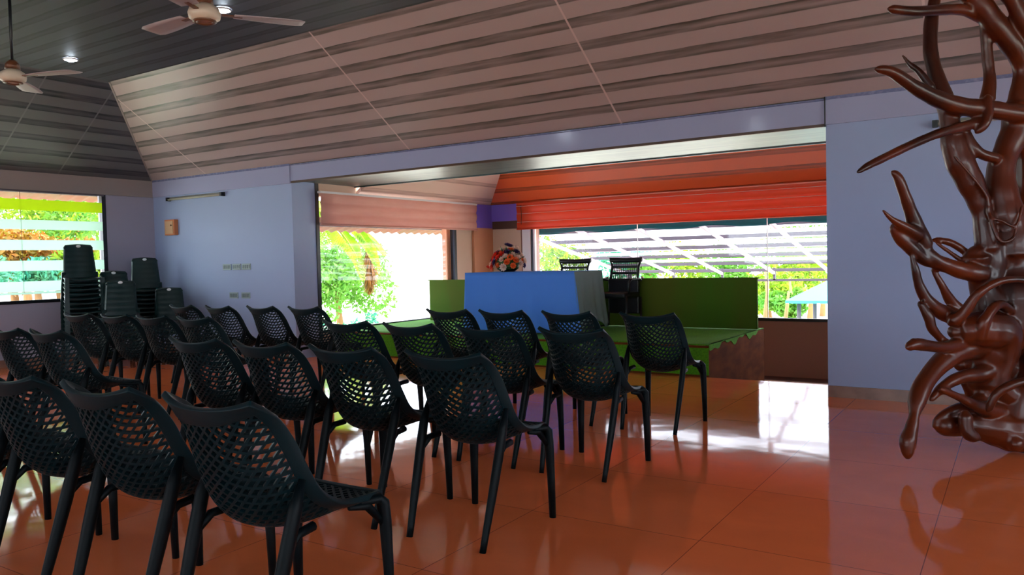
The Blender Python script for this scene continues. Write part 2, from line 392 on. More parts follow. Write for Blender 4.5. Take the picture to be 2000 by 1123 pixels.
o = struct('window_3', MB().box(BX0-.05, BX0, YB-.01, YB+.06, .285, 2.22).box(BX0-.05, 1.0, YB-.01, YB+.06, .27, .315), 'black')
MB().box(BX0, 1.0, YB+.03, YB+.036, .3, 2.22).build('pane', 'glass', o)
MB().box(BX0-.22, BX0-.05, YB-.03, YB+.03, .285, 1.84).box(BX0, BX0+.035, YB-.02, YB+.03, .315, 1.82).build('jamb', 'white_frame', o)
for k in range(3):
    MB().box(-5.3+k*2.1, -5.29+k*2.1, YB+.025, YB+.04, .31, 2.22).build('glazing_joint', 'white_frame', o)
# purple header boards at the corner
struct('trim_15', MB().box(X1, X1+.06, 11.40, YB, 1.86, ZA+.01), 'purple')
struct('trim_16', MB().box(X1+.06, BX0-.2, YB-.05, YB-.01, 1.98, ZA+.01), 'purple')
struct('trim_17', MB().box(X1+.06, BX0-.2, YB-.03, YB-.012, 1.84, 1.98), 'trim')
# bay ceiling
q = 1.4
sl('ceiling_bay_left', (X1,8.55,ZA), (X1,YB,ZA), (X1+q,YB-q,ZA+PITCH*q), (X1+q,8.55,ZA+PITCH*q), 'alc_left')
sl('ceiling_bay_back', (X1,YB,ZA), (1.2,YB,ZA), (1.2,YB-q,ZA+PITCH*q), (X1+q,YB-q,ZA+PITCH*q), 'alc_back')
sl('ceiling_bay_top', (X1+q,8.55,ZA+PITCH*q), (X1+q,YB-q,ZA+PITCH*q), (1.2,YB-q,ZA+PITCH*q), (1.2,8.55,ZA+PITCH*q), 'alc_left')

# ------------------------------------------------------------------ blinds
def blind_sheet(fn, n, name, mt, parent):
    o = MB().grid(fn, n, 24).build(name, mt, parent, True)
    return solid(o, .006)
def fold(v): return .018*abs(math.sin(v*PI*3)) + .012*v
b1 = tag(empty('roman_blind', (X1+.06, 9.6, 1.82)), 'pale pink blind gathered above the left window of the bay', 'blind', 'window blinds')
blind_sheet(lambda u, v: (.02+fold(v), -1.86+u*3.70, -.005+v*.455), 12, 'fabric', 'blind_pink', b1)
MB().box(-.01, .05, -1.87, 1.85, .43, .46).build('head_rail', 'white_frame', b1)
MB().tube([(.045, -1.86, 0), (.045, 1.84, 0)], .014, 8).build('bottom_rail', 'blind_pink', b1, True)
b2 = tag(empty('roman_blind', (-3.25, YB-.06, 1.82)), 'red-orange blind gathered above the wide rear window', 'blind', 'window blinds')
blind_sheet(lambda u, v: (-4.3+u*8.55, -.02-fold(v), -.005+v*.455), 24, 'fabric', 'blind_red', b2)
MB().box(-4.3, 4.2, -.045, .02, .43, .46).build('head_rail', 'blind_red', b2)
MB().tube([(-4.3, -.045, 0), (4.22, -.045, 0)], .014, 8).build('bottom_rail', 'blind_red', b2, True)
MB().tube([(-4.2, -.06, .42), (-4.18, -.075, .25), (-4.2, -.06, .08)], .005, 6).build('pull_cord', 'trim', b2, True)
for k, z in enumerate((.12, .27, .40)):
    MB().tube([(-4.28, -.06-.01*k, z), (4.2, -.06-.01*k, z)], .003, 6).build('fold_cord', 'badge', b2)
b3 = tag(empty('zebra_blind', (X0+.05, 3.9, 2.28)), 'white and lime banded zebra blind over the long left wall window', 'blind')
for z0, z1 in ((.99, 1.13), (1.27, 1.41), (1.55, 1.69), (1.83, 1.96)):
    MB().box(-.002, .002, -2.6, 2.57, z0-2.28, z1-2.28).build('white_band', 'zebra', b3)
MB().box(-.002, .002, -2.6, 2.57, 2.09-2.28, 2.235-2.28).build('lime_band', 'zebra_lime', b3)
MB().box(-.012, .012, -2.62, 2.6, .055, .078).build('head_rail', 'steel', b3)
MB().box(-.012, .012, -2.6, 2.57, .955-2.28, .985-2.28).build('bottom_rail', 'zebra', b3)
for y in (-2.0, 0, 1.45): MB().box(-.0035, -.0025, y, y+.006, -1.3, .06).build('cord', 'trim', b3)

# ------------------------------------------------------------------ stage, carpet, backdrop
stg = tag(empty('stage_platform', (-5.45, 9.0, ZL)), 'low brown plywood stage platform in the bay under green carpet', 'stage')
SX0, SX1, SY0, SY1, SZ = X1+.02, -2.731, YED+.015, 10.1, .325
bevel(MB().box(SX0+5.45, SX1+5.45, SY0-9, SY1-9, 0, SZ-ZL).build('platform_box', 'plywood', stg), .01)
def cz(u):  # ragged hanging hem
    return 0
mb = MB()
NX, NP = 60, 26
def carpet(u, v):
    x = SX0 + u*(SX1-SX0)
    L1 = SY1-SY0; s = v*(L1+.318)
    if s < L1: y = SY1-s; z = SZ+.012
    else: y = SY0-.006; z = SZ+.012-(s-L1)
    return (x, y, z)
mb.grid(carpet, NX, NP)
# strip folded over the right-hand edge, uneven
def flap(u, v):
    y = SY0 + u*(1.85); hang = .035+.03*math.sin(u*17)+.02*math.sin(u*41+1)
    if v < .5: return (SX1-.03+.036*v*2, y, SZ+.012)
    return (SX1+.008, y, SZ+.012-hang*(v-.5)*2)
mb.grid(flap, 40, 4)
o = mb.build('stage_carpet', 'carpet'); solid(o, .006, 1)
tag(o, 'green carpet laid over the stage top and down its front', 'carpet')
pn = tag(empty('backdrop_panel', (-5.3, 9.8, SZ+.02)), 'long low green cloth-covered panel standing along the rear of the stage', 'panel')
bevel(MB().box(-2.58, 2.57, 0, .05, 0, .635).build('board', 'panel', pn), .008)
MB().box(-2.6, 2.585, -.004, .056, .628, .642).build('top_edge', 'panel', pn)
mb = MB()
for x in (-2.4, -.8, .8, 2.4): mb.bar((x, .05, .5), (x, .28, 0), .03, .03)
mb.build('rear_brace', 'plywood', pn)

# ------------------------------------------------------------------ table and its cloth
TX0, TX1, TY0, TY1, TZ = -6.16, -4.53, 8.42, 9.17, 1.10
tb = tag(empty('folding_table', ((TX0+TX1)/2, (TY0+TY1)/2, SZ+.02)), 'table hidden under the white cloth on the stage', 'table')
hx, hy = (TX1-TX0)/2-.02, (TY1-TY0)/2-.02
bevel(MB().box(-hx, hx, -hy, hy, TZ-SZ-.055, TZ-SZ-.022).build('tabletop', 'wood_box', tb), .004)
for sx in (-1, 1):
    for sy in (-1, 1):
        MB().tube([(sx*(hx-.1), sy*(hy-.08), 0), (sx*(hx-.1), sy*(hy-.08), TZ-SZ-.055)], .016, 10).build('leg', 'black', tb, True)
def cloth():
    mb = MB(); nx, ny, nz = 50, 24, 16
    z1 = TZ+.012
    mb.grid(lambda u, v: (TX0+u*(TX1-TX0), TY0+v*(TY1-TY0), z1), nx, ny)
    # front: hem nearly to the carpet, slightly flared at the left
    def front(u, v):
        h = (z1-SZ-.03)*(1-.0*u)
        w = .012*math.sin(u*23)+.008*math.sin(u*41+1)
        return (TX0+u*(TX1-TX0)+(.10*v*(max(0, u-.9)*10)) - .02*v*max(0, .1-u)*10, TY0-(.01+w+.03*v)*v**.7, z1-h*v)
    mb.grid(front, nx*2, nz)
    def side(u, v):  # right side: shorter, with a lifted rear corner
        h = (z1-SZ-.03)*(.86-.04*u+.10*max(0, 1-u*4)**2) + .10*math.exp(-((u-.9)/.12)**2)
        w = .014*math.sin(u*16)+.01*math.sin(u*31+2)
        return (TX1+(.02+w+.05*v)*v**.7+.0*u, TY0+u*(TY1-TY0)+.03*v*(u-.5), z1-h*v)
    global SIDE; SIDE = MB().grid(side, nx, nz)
    def left(u, v):
        h = (z1-SZ-.03)*.95; w = .014*math.sin(u*16)
        return (TX0-(.01+w+.03*v)*v**.7, TY0+u*(TY1-TY0), z1-h*v)
    mb.grid(left, nx, nz)
    def back(u, v):
        return (TX0+u*(TX1-TX0), TY1+(.01+.012*math.sin(u*22))*v**.7, z1-.3*v)
    mb.grid(back, nx, nz)
    return mb
o = cloth().build('tablecloth', 'cloth_shade_blue', None, True); solid(o, .003, 1)
sd_ = SIDE.build('cloth_right_side', 'cloth_side', o, True); solid(sd_, .003, 1); sd_['label'] = 'grey-green sheer right side of the cloth'
tag(o, 'white tablecloth coloured blue for shade, hanging to the green stage carpet', 'tablecloth')

# ------------------------------------------------------------------ flowers
fa = tag(empty('flower_arrangement', (-5.72, 8.78, TZ+.018)), 'red, orange and cream flower arrangement in a low bowl on the cloth', 'flowers')
bw = MB().lathe([(.001, 0), (.09, 0), (.13, .03), (.15, .06), (.14, .06), (.12, .035), (.001, .02)], 24).build('bowl', 'mesh_black', fa, True)
def flower_mesh(mt):
    mb = MB()
    for ring, (n, r, tilt, ln) in enumerate(((9, .004, .35, .042), (7, .003, .8, .034), (5, .002, 1.2, .024))):
        for k in range(n):
            a = 2*PI*k/n + ring*.35
            d = Vector((math.cos(a)*math.cos(tilt), math.sin(a)*math.cos(tilt), math.sin(tilt)))
            s = Vector((-math.sin(a), math.cos(a), 0)); b0 = d*r
            wd = ln*.36
            nrm = d.cross(s)
            mb.add([b0, b0+d*ln*.5+s*wd-nrm*.004, b0+d*ln+s*wd*.4+nrm*.003, b0+d*ln-s*wd*.4+nrm*.003, b0+d*ln*.5-s*wd-nrm*.004], [(0, 1, 2, 3, 4)])
    mb.lathe([(.001, .012), (.009, .010), (.012, .002), (.001, -.004)], 8)
    o = mb.build('blossom', mt, None, True); return o
protos = {k: flower_mesh(k) for k in ('fl_red', 'fl_orange', 'fl_cream', 'fl_purple')}
kinds = ['fl_red']*5+['fl_orange']*4+['fl_cream']*3+['fl_purple']*2
rnd = random.Random(3); used = set(); cnt = 0
names = {'fl_red': 'red blossom', 'fl_orange': 'orange blossom', 'fl_cream': 'cream blossom', 'fl_purple': 'dark purple blossom'}
for i in range(58):
    z = 1-(i+.5)/58*1.02; ph = i*2.39996
    r = math.sqrt(max(0, 1-z*z)); d = Vector((r*math.cos(ph), r*math.sin(ph), z))
    k = kinds[rnd.randrange(len(kinds))]
    if k not in used: o = protos[k]; used.add(k)
    else: o = protos[k].copy(); COL.objects.link(o)
    o.parent = fa; s_ = rnd.uniform(.9, 1.35)
    o.location = (d.x*.24, d.y*.15, .07+d.z*.22+rnd.uniform(-.015, .015)); o.scale = (s_, s_, s_)
    o.rotation_euler = d.to_track_quat('Z', 'Y').to_euler(); o['label'] = names[k]
for (x, y, z, k) in ((.0, 0, .345, 'fl_purple'), (.13, .02, .30, 'fl_cream'), (-.30, 0, .05, 'fl_red'), (.04, 0, .33, 'fl_purple')):
    o = protos[k].copy(); COL.objects.link(o); o.parent = fa; o.location = (x, y, z); o.rotation_euler = (.2, .3, 0); o['label'] = names[k]; o.scale = (1.1, 1.1, 1.1)
mb = MB()
for i in range(60):
    ph = rnd.uniform(0, 2*PI); e = rnd.uniform(-.05, 1.2)
    d = Vector((math.cos(ph)*math.cos(e), math.sin(ph)*math.cos(e)*.65, math.sin(e))); s = Vector((-math.sin(ph), math.cos(ph), 0))
    a = d*.14+Vector((0, 0, .06)); t = d*rnd.uniform(.26, .34)+Vector((0, 0, .05))
    mb.add([a, (a+t)/2+s*.022, t, (a+t)/2-s*.022], [(0, 1, 2, 3)])
mb.build('foliage', 'fl_leaf', fa)
MB().lathe([(.001, .02), (.14, .03), (.16, .10), (.12, .2), (.001, .25)], 20).build('moss_core', 'fl_leaf', fa, True)

# ------------------------------------------------------------------ mesh-backed office chairs behind the table
def office(x, y, rz, label):
    t = tag(empty('office_chair', (x, y, SZ+.02), rz), label, 'chair', 'black chairs behind the table')
    # backrest frame and woven back; the chair faces the hall (-y)
    fr_ = MB()
    zt, zb_ = .91, .62
    P = [(-.20, .20, zb_), (-.20, .22, .70), (-.195, .25, .80), (-.235, .265, zt), (0, .28, zt-.012), (.235, .265, zt), (.195, .25, .80), (.20, .22, .70), (.20, .20, zb_), (0, .22, zb_), (-.20, .20, zb_)]
    fr_.tube(P, .019, 8)
    fr_.tube([(-.235, .266, zt-.02), (0, .28, zt-.032), (.235, .266, zt-.02)], .028, 8)
    fr_.build('back_frame', 'mesh_black', t, True)
    wv = MB()
    for i in range(15):
        xx = -.19+.38*i/14; wv.bar((xx, .215, zb_), (xx*1.02, .268, zt-.04), .009, .004, (0, 1, 0))
    for i in range(18):
        z = zb_+.01+(zt-.05-zb_)*i/17; yy = .215+.053*(z-zb_)/(zt-zb_); wv.bar((-.195, yy, z), (.195, yy, z), .009 if i % 6 else .02, .004, (0, 1, 0))
    wv.build('woven_back', 'mesh_black', t)
    bevel(MB().box(-.235, .235, -.24, .20, .40, .47).build('seat', 'mesh_black', t), .025, 3)
    bevel(MB().box(-.225, .225, .17, .225, .18, .64).build('lower_back', 'mesh_black', t), .015)
    for s in (-1, 1):
        MB().tube([(s*.23, .24, .62), (s*.27, .12, .64), (s*.27, -.12, .64), (s*.26, -.16, .60), (s*.245, -.14, .45)], .016, 8).build('armrest', 'mesh_black', t, True)
        MB().tube([(s*.24, -.2, .43), (s*.245, -.22, .02), (s*.245, .2, .02), (s*.23, .22, .4)], .015, 8).build('leg', 'mesh_black', t, True)
        MB().tube([(s*.245, .235, .66), (s*.275, .215, .655), (s*.285, .19, .645)], .012, 8).build('bracket', 'chrome', t, True)
    MB().tube([(-.02, .24, .36), (.03, .245, .385), (.08, .24, .36), (.08, .24, .31)], .007, 6).build('lever', 'chrome', t, True)
    return t
office(-5.18, 9.42, .05, 'black mesh-back office chair half hidden behind the table by the flowers')
office(-4.46, 9.46, -.05, 'black mesh-back office chair past the right end of the table')

# ------------------------------------------------------------------ perforated plastic chairs
RAIL = [(.285, .455), (.20, .466), (.115, .478), (.035, .503), (-.03, .555), (-.078, .64), (-.120, .73), (-.178, .81), (-.272, .865)]
CENT = [(.300, .448), (.20, .437), (.08, .420), (-.03, .412), (-.13, .44), (-.20, .51), (-.245, .61), (-.275, .72), (-.300, .838)]
HW = [(.205,), (.222,), (.232,), (.238,), (.236,), (.230,), (.222,), (.214,), (.212,)]
def shell(s, t):
    r = catmull(RAIL, t); c = catmull(CENT, t); h = catmull(HW, t)[0]; k = abs(s)**2.4
    return Vector((s*h, c[0]+(r[0]-c[0])*k, c[1]+(r[1]-c[1])*k))
def shell_n(s, t):
    e = .004
    a = shell(min(s+e, 1), t)-shell(max(s-e, -1), t); b_ = shell(s, min(t+e, 1))-shell(s, max(t-e, 0))
    return a.cross(b_).normalized()
def air_chair():
    root = empty('mesh_chair', (0, 0, 0))
    ss = [-1, -.955, -.89] + [-.89+1.78*i/18 for i in range(1, 18)] + [.89, .955, 1]
    ts = [0, .018, .04] + [.04+.895*i/32 for i in range(1, 32)] + [.935, .965, .988, 1]
    mb = MB(); nu, nv = len(ss)-1, len(ts)-1
    vs = [shell(s, t) for t in ts for s in ss]
    fs = [(j*(nu+1)+i, j*(nu+1)+i+1, (j+1)*(nu+1)+i+1, (j+1)*(nu+1)+i) for j in range(nv) for i in range(nu) if (i < 2 or i >= nu-2 or j < 2 or j >= nv-3)]
    mb.add(vs, fs); o = mb.build('frame', 'chair', root, True)
    bm = bmesh.new(); bm.from_mesh(o.data); bmesh.ops.delete(bm, geom=[v for v in bm.verts if not v.link_faces], context='VERTS'); bm.to_mesh(o.data); bm.free()
    solid(o, .022, 0, .004)
    # diamond lattice
    N_, C_ = 50, 10
    def node(i, j):
        t = .035+.905*i/N_; s = -.90+1.80*(j+(.5 if i % 2 else 0))/C_
        return s, t
    for nm, lo, hi in (('seat', 0, 20), ('backrest', 20, N_)):
        mb = MB()
        for i in range(lo, hi):
            for j in range(0, C_+1):
                s, t = node(i, j)
                if s > .905: continue
                for dj in ((0, -1) if i % 2 == 0 else (0, 1)):
                    s2, t2 = node(i+1, j+dj)
                    if s2 < -.905 or s2 > .905: continue
                    a = shell(s, t); c = shell(s2, t2); n = shell_n((s+s2)/2, (t+t2)/2)
                    mb.bar(a, c, .0088, .013, n)
        # deeper cross ribs every few rows
        mb.build(nm, 'chair', root)
    for s in (-1, 1):
        mb = MB()
        P = [(s*.222, -.095, .60), (s*.224, -.13, .51), (s*.221, -.168, .38), (s*.215, -.215, .22), (s*.207, -.265, .05), (s*.205, -.28, 0)]
        mb.tube(P, [.012, .025, .026, .023, .0185, .0175], 10, .78)
        mb.tube([(s*.205, -.04, .435), (s*.212, -.11, .43), (s*.216, -.165, .38)], [.016, .016, .010], 8)
        mb.build('leg', 'chair_leg', root, True)
    for s in (-1, 1):
        mb = MB()
        P = [(s*.205, .17, .452), (s*.215, .25, .450), (s*.222, .266, .43), (s*.225, .272, .37), (s*.230, .277, .2), (s*.233, .28, 0)]
        mb.tube(P, [.014, .023, .027, .0255, .021, .0175], 10, .82)
        mb.tube([(s*.205, .12, .448), (s*.21, .2, .435), (s*.222, .262, .36)], [.01, .017, .012], 8)
        mb.build('leg', 'chair_leg', root, True)
    return root
proto = air_chair()
rows = [
    ('nearest row', 1.77, [(-2.09, 0, 'rightmost'), (-2.70, .0, 'second from the right'), (-3.33, .0, 'third from the right'), (-3.93, 0, 'cut by the left edge of the photo')]),
    ('second row', 3.03, [(-2.16, 0, 'rightmost'), (-2.79, 0, 'second from the right'), (-3.37, .0, 'third from the right'), (-3.94, .0, 'fourth from the right, beside the aisle'), (-5.54, -.02, 'left block, beside the aisle'), (-6.10, -.02, 'left block, cut by the left edge of the photo')]),
    ('third row', 4.255, [(-2.18, 0, 'rightmost'), (-2.79, 0, 'second from the right'), (-3.40, .0, 'third from the right'), (-4.02, .0, 'fourth from the right, beside the aisle'), (-5.67, -.02, 'left block, beside the aisle'), (-6.25, -.02, 'left block, second from the aisle'), (-6.80, -.03, 'left block, third from the aisle'), (-7.42, -.0, 'left block, leftmost in front of the chair stacks')]),
    ('farthest row by the stage', 5.56, [(-2.265, .0, 'rightmost, alone at the right end'), (-2.93, 0, 'second from the right'), (-3.53, .0, 'third from the right'), (-4.08, .0, 'fourth from the right, beside the aisle'), (-5.81, -.02, 'left block, beside the aisle'), (-6.40, -.06, 'left block, second from the aisle'), (-6.96, -.08, 'left block, third from the aisle'), (-7.60, -.08, 'left block, leftmost beside the stacks')]),
]
first = True
dy_fix = {(2, -4.02): .05, (3, -6.96): -.10, (3, -7.60): -.08, (3, -6.40): -.02}
for ri, (rn, y, cs) in enumerate(rows):
    for x, a, pos in cs:
        o = proto if first else copy_tree(proto); first = False
        o.location = (x, y+dy_fix.get((ri, x), 0), 0); o.rotation_euler = (0, 0, a)
        tag(o, 'dark perforated plastic chair, %s, %s' % (rn, pos), 'chair', 'perforated chairs in rows facing the stage')

# ------------------------------------------------------------------ stacked solid plastic chairs in the corner
def mono_chair():
    root = empty('stacking_chair', (0, 0, 0))     # faces -y
    def seat(u, v):
        x = (u-.5)*.44*(1-.06*v); y = -.22+v*.42
        return (x, y, .43-.02*math.sin(v*PI)-.015*(1-(2*u-1)**2) - (.03*max(0, .12-v)/.12))
    o = MB().grid(seat, 10, 10).build('seat', 'mono', root, True); solid(o, .012)
    def back(u, v):
        hw = .20-.03*v-.05*max(0, v-.85)**2*30*.15
        x = (u-.5)*2*hw; z = .42+v*.43-.02*(2*u-1)**4*(1 if v > .99 else 0)
        return (x, .20+.10*v-.035*(1-(2*u-1)**2)+.0012*math.sin(v*38), z)
    def keep(i, j):
        return not (1 < i < 10 and j in (4, 7, 10, 13, 16))
    o = MB().grid(back, 12, 40).build('backrest', 'mono', root, True); solid(o, .014)
    MB().tube([(-.17, .285, .815), (-.15, .295, .85), (0, .268, .862), (.15, .295, .85), (.17, .285, .815)], .013, 8).build('top_rail', 'mono', root, True)
    for s in (-1, 1):
        MB().bar((s*.205, -.215, .42), (s*.235, -.27, 0), .05, .035, (0, 1, 0), .035, .025).build('leg', 'mono', root)
        MB().bar((s*.19, .205, .5), (s*.22, .30, 0), .05, .035, (0, 1, 0), .035, .025).build('leg', 'mono', root)
    o = MB().lathe([(.001, .004), (.022, .003), (.024, 0)], 14).build('badge', 'badge', root, True)
    o.rotation_euler = (PI/2, 0, 0); o.location = (0, .252, .845); o.scale = (1.2, .8, 1)
    return root
mp_ = mono_chair(); firstm = True
stacks = [(-10.57, 5.76, 1.2, 13, 'tall stack before the banded window'),
          (-10.73, 6.80, 1.1, 10, 'second tallest stack, in the room corner'),
          (-10.56, 6.22, 1.1, 7, 'stack behind the corner group'),
          (-9.67, 5.76, 1.0, 5, 'low front stack of the corner group'),
          (-9.77, 6.52, 1.0, 3, 'low rightmost stack by the blue wall')]
ORD = ['topmost', 'second from top', 'third from top', 'fourth from top', 'fifth from top', 'sixth from top', 'seventh from top', 'sixth from bottom', 'fifth from bottom', 'fourth from bottom', 'third from bottom', 'second from bottom', 'bottom one']
for x, y, a, n, nm in stacks:
    for k in range(n):
        o = mp_ if firstm else copy_tree(mp_); firstm = False
        fx, fy = math.sin(a), -math.cos(a)
        o.location = (x+fx*.010*k, y+fy*.010*k, .062*k); o.rotation_euler = (0, 0, a)
        i = n-1-k
        od = 'bottom one' if i == n-1 else ORD[i]
        tag(o, 'dark plastic chair, %s of the %s' % (od, nm), 'chair', 'stacked solid plastic chairs')

# ------------------------------------------------------------------ driftwood root sculpture
D0 = 4.85
def P6(x, y): return (1600+x/2.245, y/2.245)
def P7(x, y): return (1600+x/2.245, 450+y/2.245)
S6 = [  # strokes: (points in the upper view, widths, depth offsets)
 ([(515,-60),(505,0),(490,100),(488,220),(510,320),(545,420),(570,520),(585,600),(610,690),(660,790),(700,880),(720,960),(740,1100)],[45,50,60,62,66,80,80,100,115,112,95,85,110],[.12,.1,.1,.08,.05,.02,0,0,0,0,0,0,0]),
 ([(310,35),(420,45),(560,38),(640,42),(730,85)],[40,46,48,50,50],[-.12,-.1,-.04,.0,.04]),
 ([(620,-60),(700,10),(780,110),(860,210),(890,300),(880,420),(870,520)],[80,95,95,95,75,90,120],[.0,.0,.0,.02,.05,.05,.05]),
 ([(725,90),(738,250),(748,350),(735,440)],[46,48,52,70],[.03,.06,.06,.04]),
 ([(250,298),(320,312),(420,378),(520,430),(620,462),(740,475),(840,490),(960,505)],[32,50,62,75,82,82,80,80],[-.22,-.20,-.15,-.1,-.06,-.03,-.02,0]),
 ([(362,235),(398,278),(440,312),(495,385)],[9,24,30,42],[.0,.0,-.02,-.04]),
 ([(800,-60),(850,0),(905,120),(960,220)],[70,70,70,70],[-.08,-.08,-.05,0]),
 ([(168,752),(215,722),(280,690),(400,632),(520,582),(640,548),(720,525)],[20,34,38,40,42,45,50],[-.32,-.3,-.26,-.2,-.14,-.08,-.04]),
 ([(738,420),(742,500),(725,545),(690,575)],[40,38,36,30],[-.08,-.1,-.1,-.08]),
 ([(880,440),(865,560),(830,640),(800,720),(795,820),(815,920),(840,1020),(850,1130)],[130,125,110,110,130,150,160,170],[.05,.06,.06,.05,.04,.03,.03,.02]),
 ([(620,560),(670,640),(720,675),(780,690)],[60,56,46,50],[0,-.02,-.02,0]),
 ([(590,680),(670,770),(735,860),(745,940),(800,965),(862,985),(890,900)],[14,15,16,20,16,16,16],[-.1,-.1,-.09,-.08,-.1,-.11,-.1]),
 ([(745,940),(790,1050),(850,1040),(862,985)],[20,18,18,14],[-.09,-.12,-.12,-.11]),
 ([(900,560),(930,700),(925,850),(900,1000),(930,1130)],[120,130,130,150,170],[.1,.12,.14,.12,.1]),
 ([(318,748),(345,772),(375,850),(402,925),(430,1000),(470,1080)],[24,42,50,58,72,70],[-.2,-.2,-.18,-.15,-.12,-.1]),
 ([(340,805),(360,840)],[8,16],[-.2,-.19]),
 ([(278,915),(320,958),(390,1000),(440,1030)],[12,28,48,60],[-.24,-.22,-.18,-.14]),
 ([(322,985),(350,1030),(400,1080),(460,1130),(530,1150)],[34,58,62,60,60],[-.16,-.15,-.13,-.1,-.08]),
 ([(486,1052),(520,1048),(580,1062),(640,1100),(700,1150)],[10,26,34,34,40],[.08,.08,.07,.06,.05]),
 ([(512,1060),(570,1100),(640,1150)],[14,20,24],[.06,.05,.03]),
]
S7 = [
 ([(440,60),(500,120),(560,150),(640,175),(720,185)],[60,62,68,80,95],[-.1,-.1,-.08,-.04,0]),
 ([(400,85),(420,160),(440,240),(480,310),(540,355),(620,385)],[15,34,44,58,70,80],[-.14,-.14,-.12,-.1,-.06,0]),
 ([(498,165),(540,240),(580,310),(640,370)],[24,34,50,64],[-.05,-.05,-.02,0]),
 ([(440,312),(480,375),(498,430),(560,490),(620,500)],[28,46,42,34,40],[-.14,-.14,-.13,-.08,-.02]),
 ([(388,508),(430,495),(540,508),(640,490)],[38,56,50,70],[-.3,-.27,-.18,-.05]),
 ([(405,478),(440,492)],[26,34],[-.28,-.26]),
 ([(720,490),(620,520),(530,580),(460,665),(430,740),(418,800),(405,860),(388,925),(388,985)],[130,105,88,82,80,48,58,72,44],[0,-.05,-.12,-.2,-.25,-.29,-.31,-.33,-.34]),
 ([(490,738),(545,680),(620,640),(700,628),(770,600)],[30,46,58,70,90],[-.2,-.15,-.1,-.05,0]),
 ([(532,692),(620,730),(700,770),(800,800)],[28,38,60,90],[-.22,-.15,-.1,0]),
 ([(690,100),(700,200),(740,300),(770,400),(760,500),(730,600),(720,700)],[120,90,150,200,220,180,120],[0,.02,.04,.05,.05,.05,.02]),
 ([(830,-20),(840,80),(850,170),(860,300),(850,420),(880,500)],[180,170,180,190,180,120],[.05,.06,.06,.02,.04,.05]),
 ([(580,400),(640,350),(690,280),(760,232),(830,212),(920,216),(1000,240)],[60,50,42,36,32,32,32],[-.12,-.16,-.2,-.22,-.22,-.2,-.15]),
 ([(600,440),(700,430),(800,450),(800,560),(780,660),(840,720)],[110,160,160,110,110,120],[-.08,-.08,-.05,-.02,0,0]),
 ([(905,430),(925,520),(920,640),(880,740),(860,860)],[70,70,80,150,170],[0,0,0,0,0]),
 ([(960,650),(880,662),(820,684),(770,722),(742,785)],[40,40,42,40,34],[-.25,-.25,-.24,-.22,-.2]),
 ([(515,850),(560,850),(640,845),(740,855),(840,870),(960,880)],[60,100,110,150,190,200],[-.05,-.04,0,0,.0,0]),
 ([(505,838),(560,800),(640,770),(720,740)],[30,50,60,80],[-.05,-.05,-.02,0]),
 ([(640,800),(650,880),(690,905)],[60,60,50],[-.15,-.16,-.16]),
 ([(690,330),(760,310),(840,300),(960,310)],[110,170,190,200],[.10,.12,.14,.14]),
 ([(620,585),(700,570),(800,590),(960,620)],[90,140,170,200],[.08,.1,.14,.16]),
 ([(650,640),(700,720),(720,800)],[70,110,140],[.10,.12,.12]),
 ([(820,700),(830,800),(860,900)],[150,160,150],[.12,.12,.1]),
 ([(700,470),(720,400),(760,340),(800,320),(840,350)],[60,50,44,40,40],[-.14,-.18,-.16,-.12,-.08]),
 ([(700,250),(740,210),(760,140),(750,60)],[90,100,110,120],[.02,.02,.02,.02]),
 ([(700,640),(760,760),(800,860),(860,930)],[90,120,130,100],[.05,.05,.02,-.1]),
 ([(880,540),(980,500),(1040,600),(1000,760),(960,880)],[120,160,180,200,220],[.1,.1,.1,.05,0]),
 ([(930,-60),(980,120),(990,300),(1000,480)],[150,150,160,160],[.1,.1,.1,.08]),
]
mb = MB(); rs = random.Random(11)
def stroke(pts, ws, ds, cv):
    Q = [(cv(*p)[0], cv(*p)[1], w_/2.245/2, d) for p, w_, d in zip(pts, ws, ds)]
    n = max(8, (len(Q)-1)*7)
    P = []; Rr = []
    for i in range(n+1):
        x, y, r, d = catmull(Q, i/n)
        wob = 1+.025*math.sin(i*.8+x*.05)
        p = at(x, y, D0+d); P.append(p); Rr.append(max(.006, r*wob*(D0+d)/FPX))
    # rounded ends
    Rr[0] *= .72; Rr[-1] *= .8
    mb.tube(P, Rr, 12)
    for e, c in ((0, P[0]), (-1, P[-1])):
        mb.lathe([(.001, -Rr[e]*.9)]+[(Rr[e]*.95*math.cos(a), Rr[e]*.9*math.sin(a)) for a in (-1, -.5, 0, .5, 1)]+[(.001, Rr[e]*.9)], 10, c)
for p, w_, d in S6: stroke(p, w_, d, P6)
for p, w_, d in S7: stroke(p, w_, d, P7)
# lift anything below the floor
mb.v = [(x, y, max(z, .004)) for x, y, z in mb.v]
sc_ = mb.build('root_sculpture', 'wood', None, True)
md = sc_.modifiers.new('r', 'REMESH'); md.mode = 'VOXEL'; md.voxel_size = .0085; md.use_smooth_shade = True
md = sc_.modifiers.new('sm', 'SMOOTH'); md.factor = .6; md.iterations = 4
bake(sc_)
for pl in sc_.data.polygons: pl.use_smooth = True
zmin = min(v.co.z for v in sc_.data.vertices)
for v in sc_.data.vertices: v.co.z -= zmin
tag(sc_, 'tall lacquered red-brown driftwood root sculpture with antler-like branches', 'sculpture')

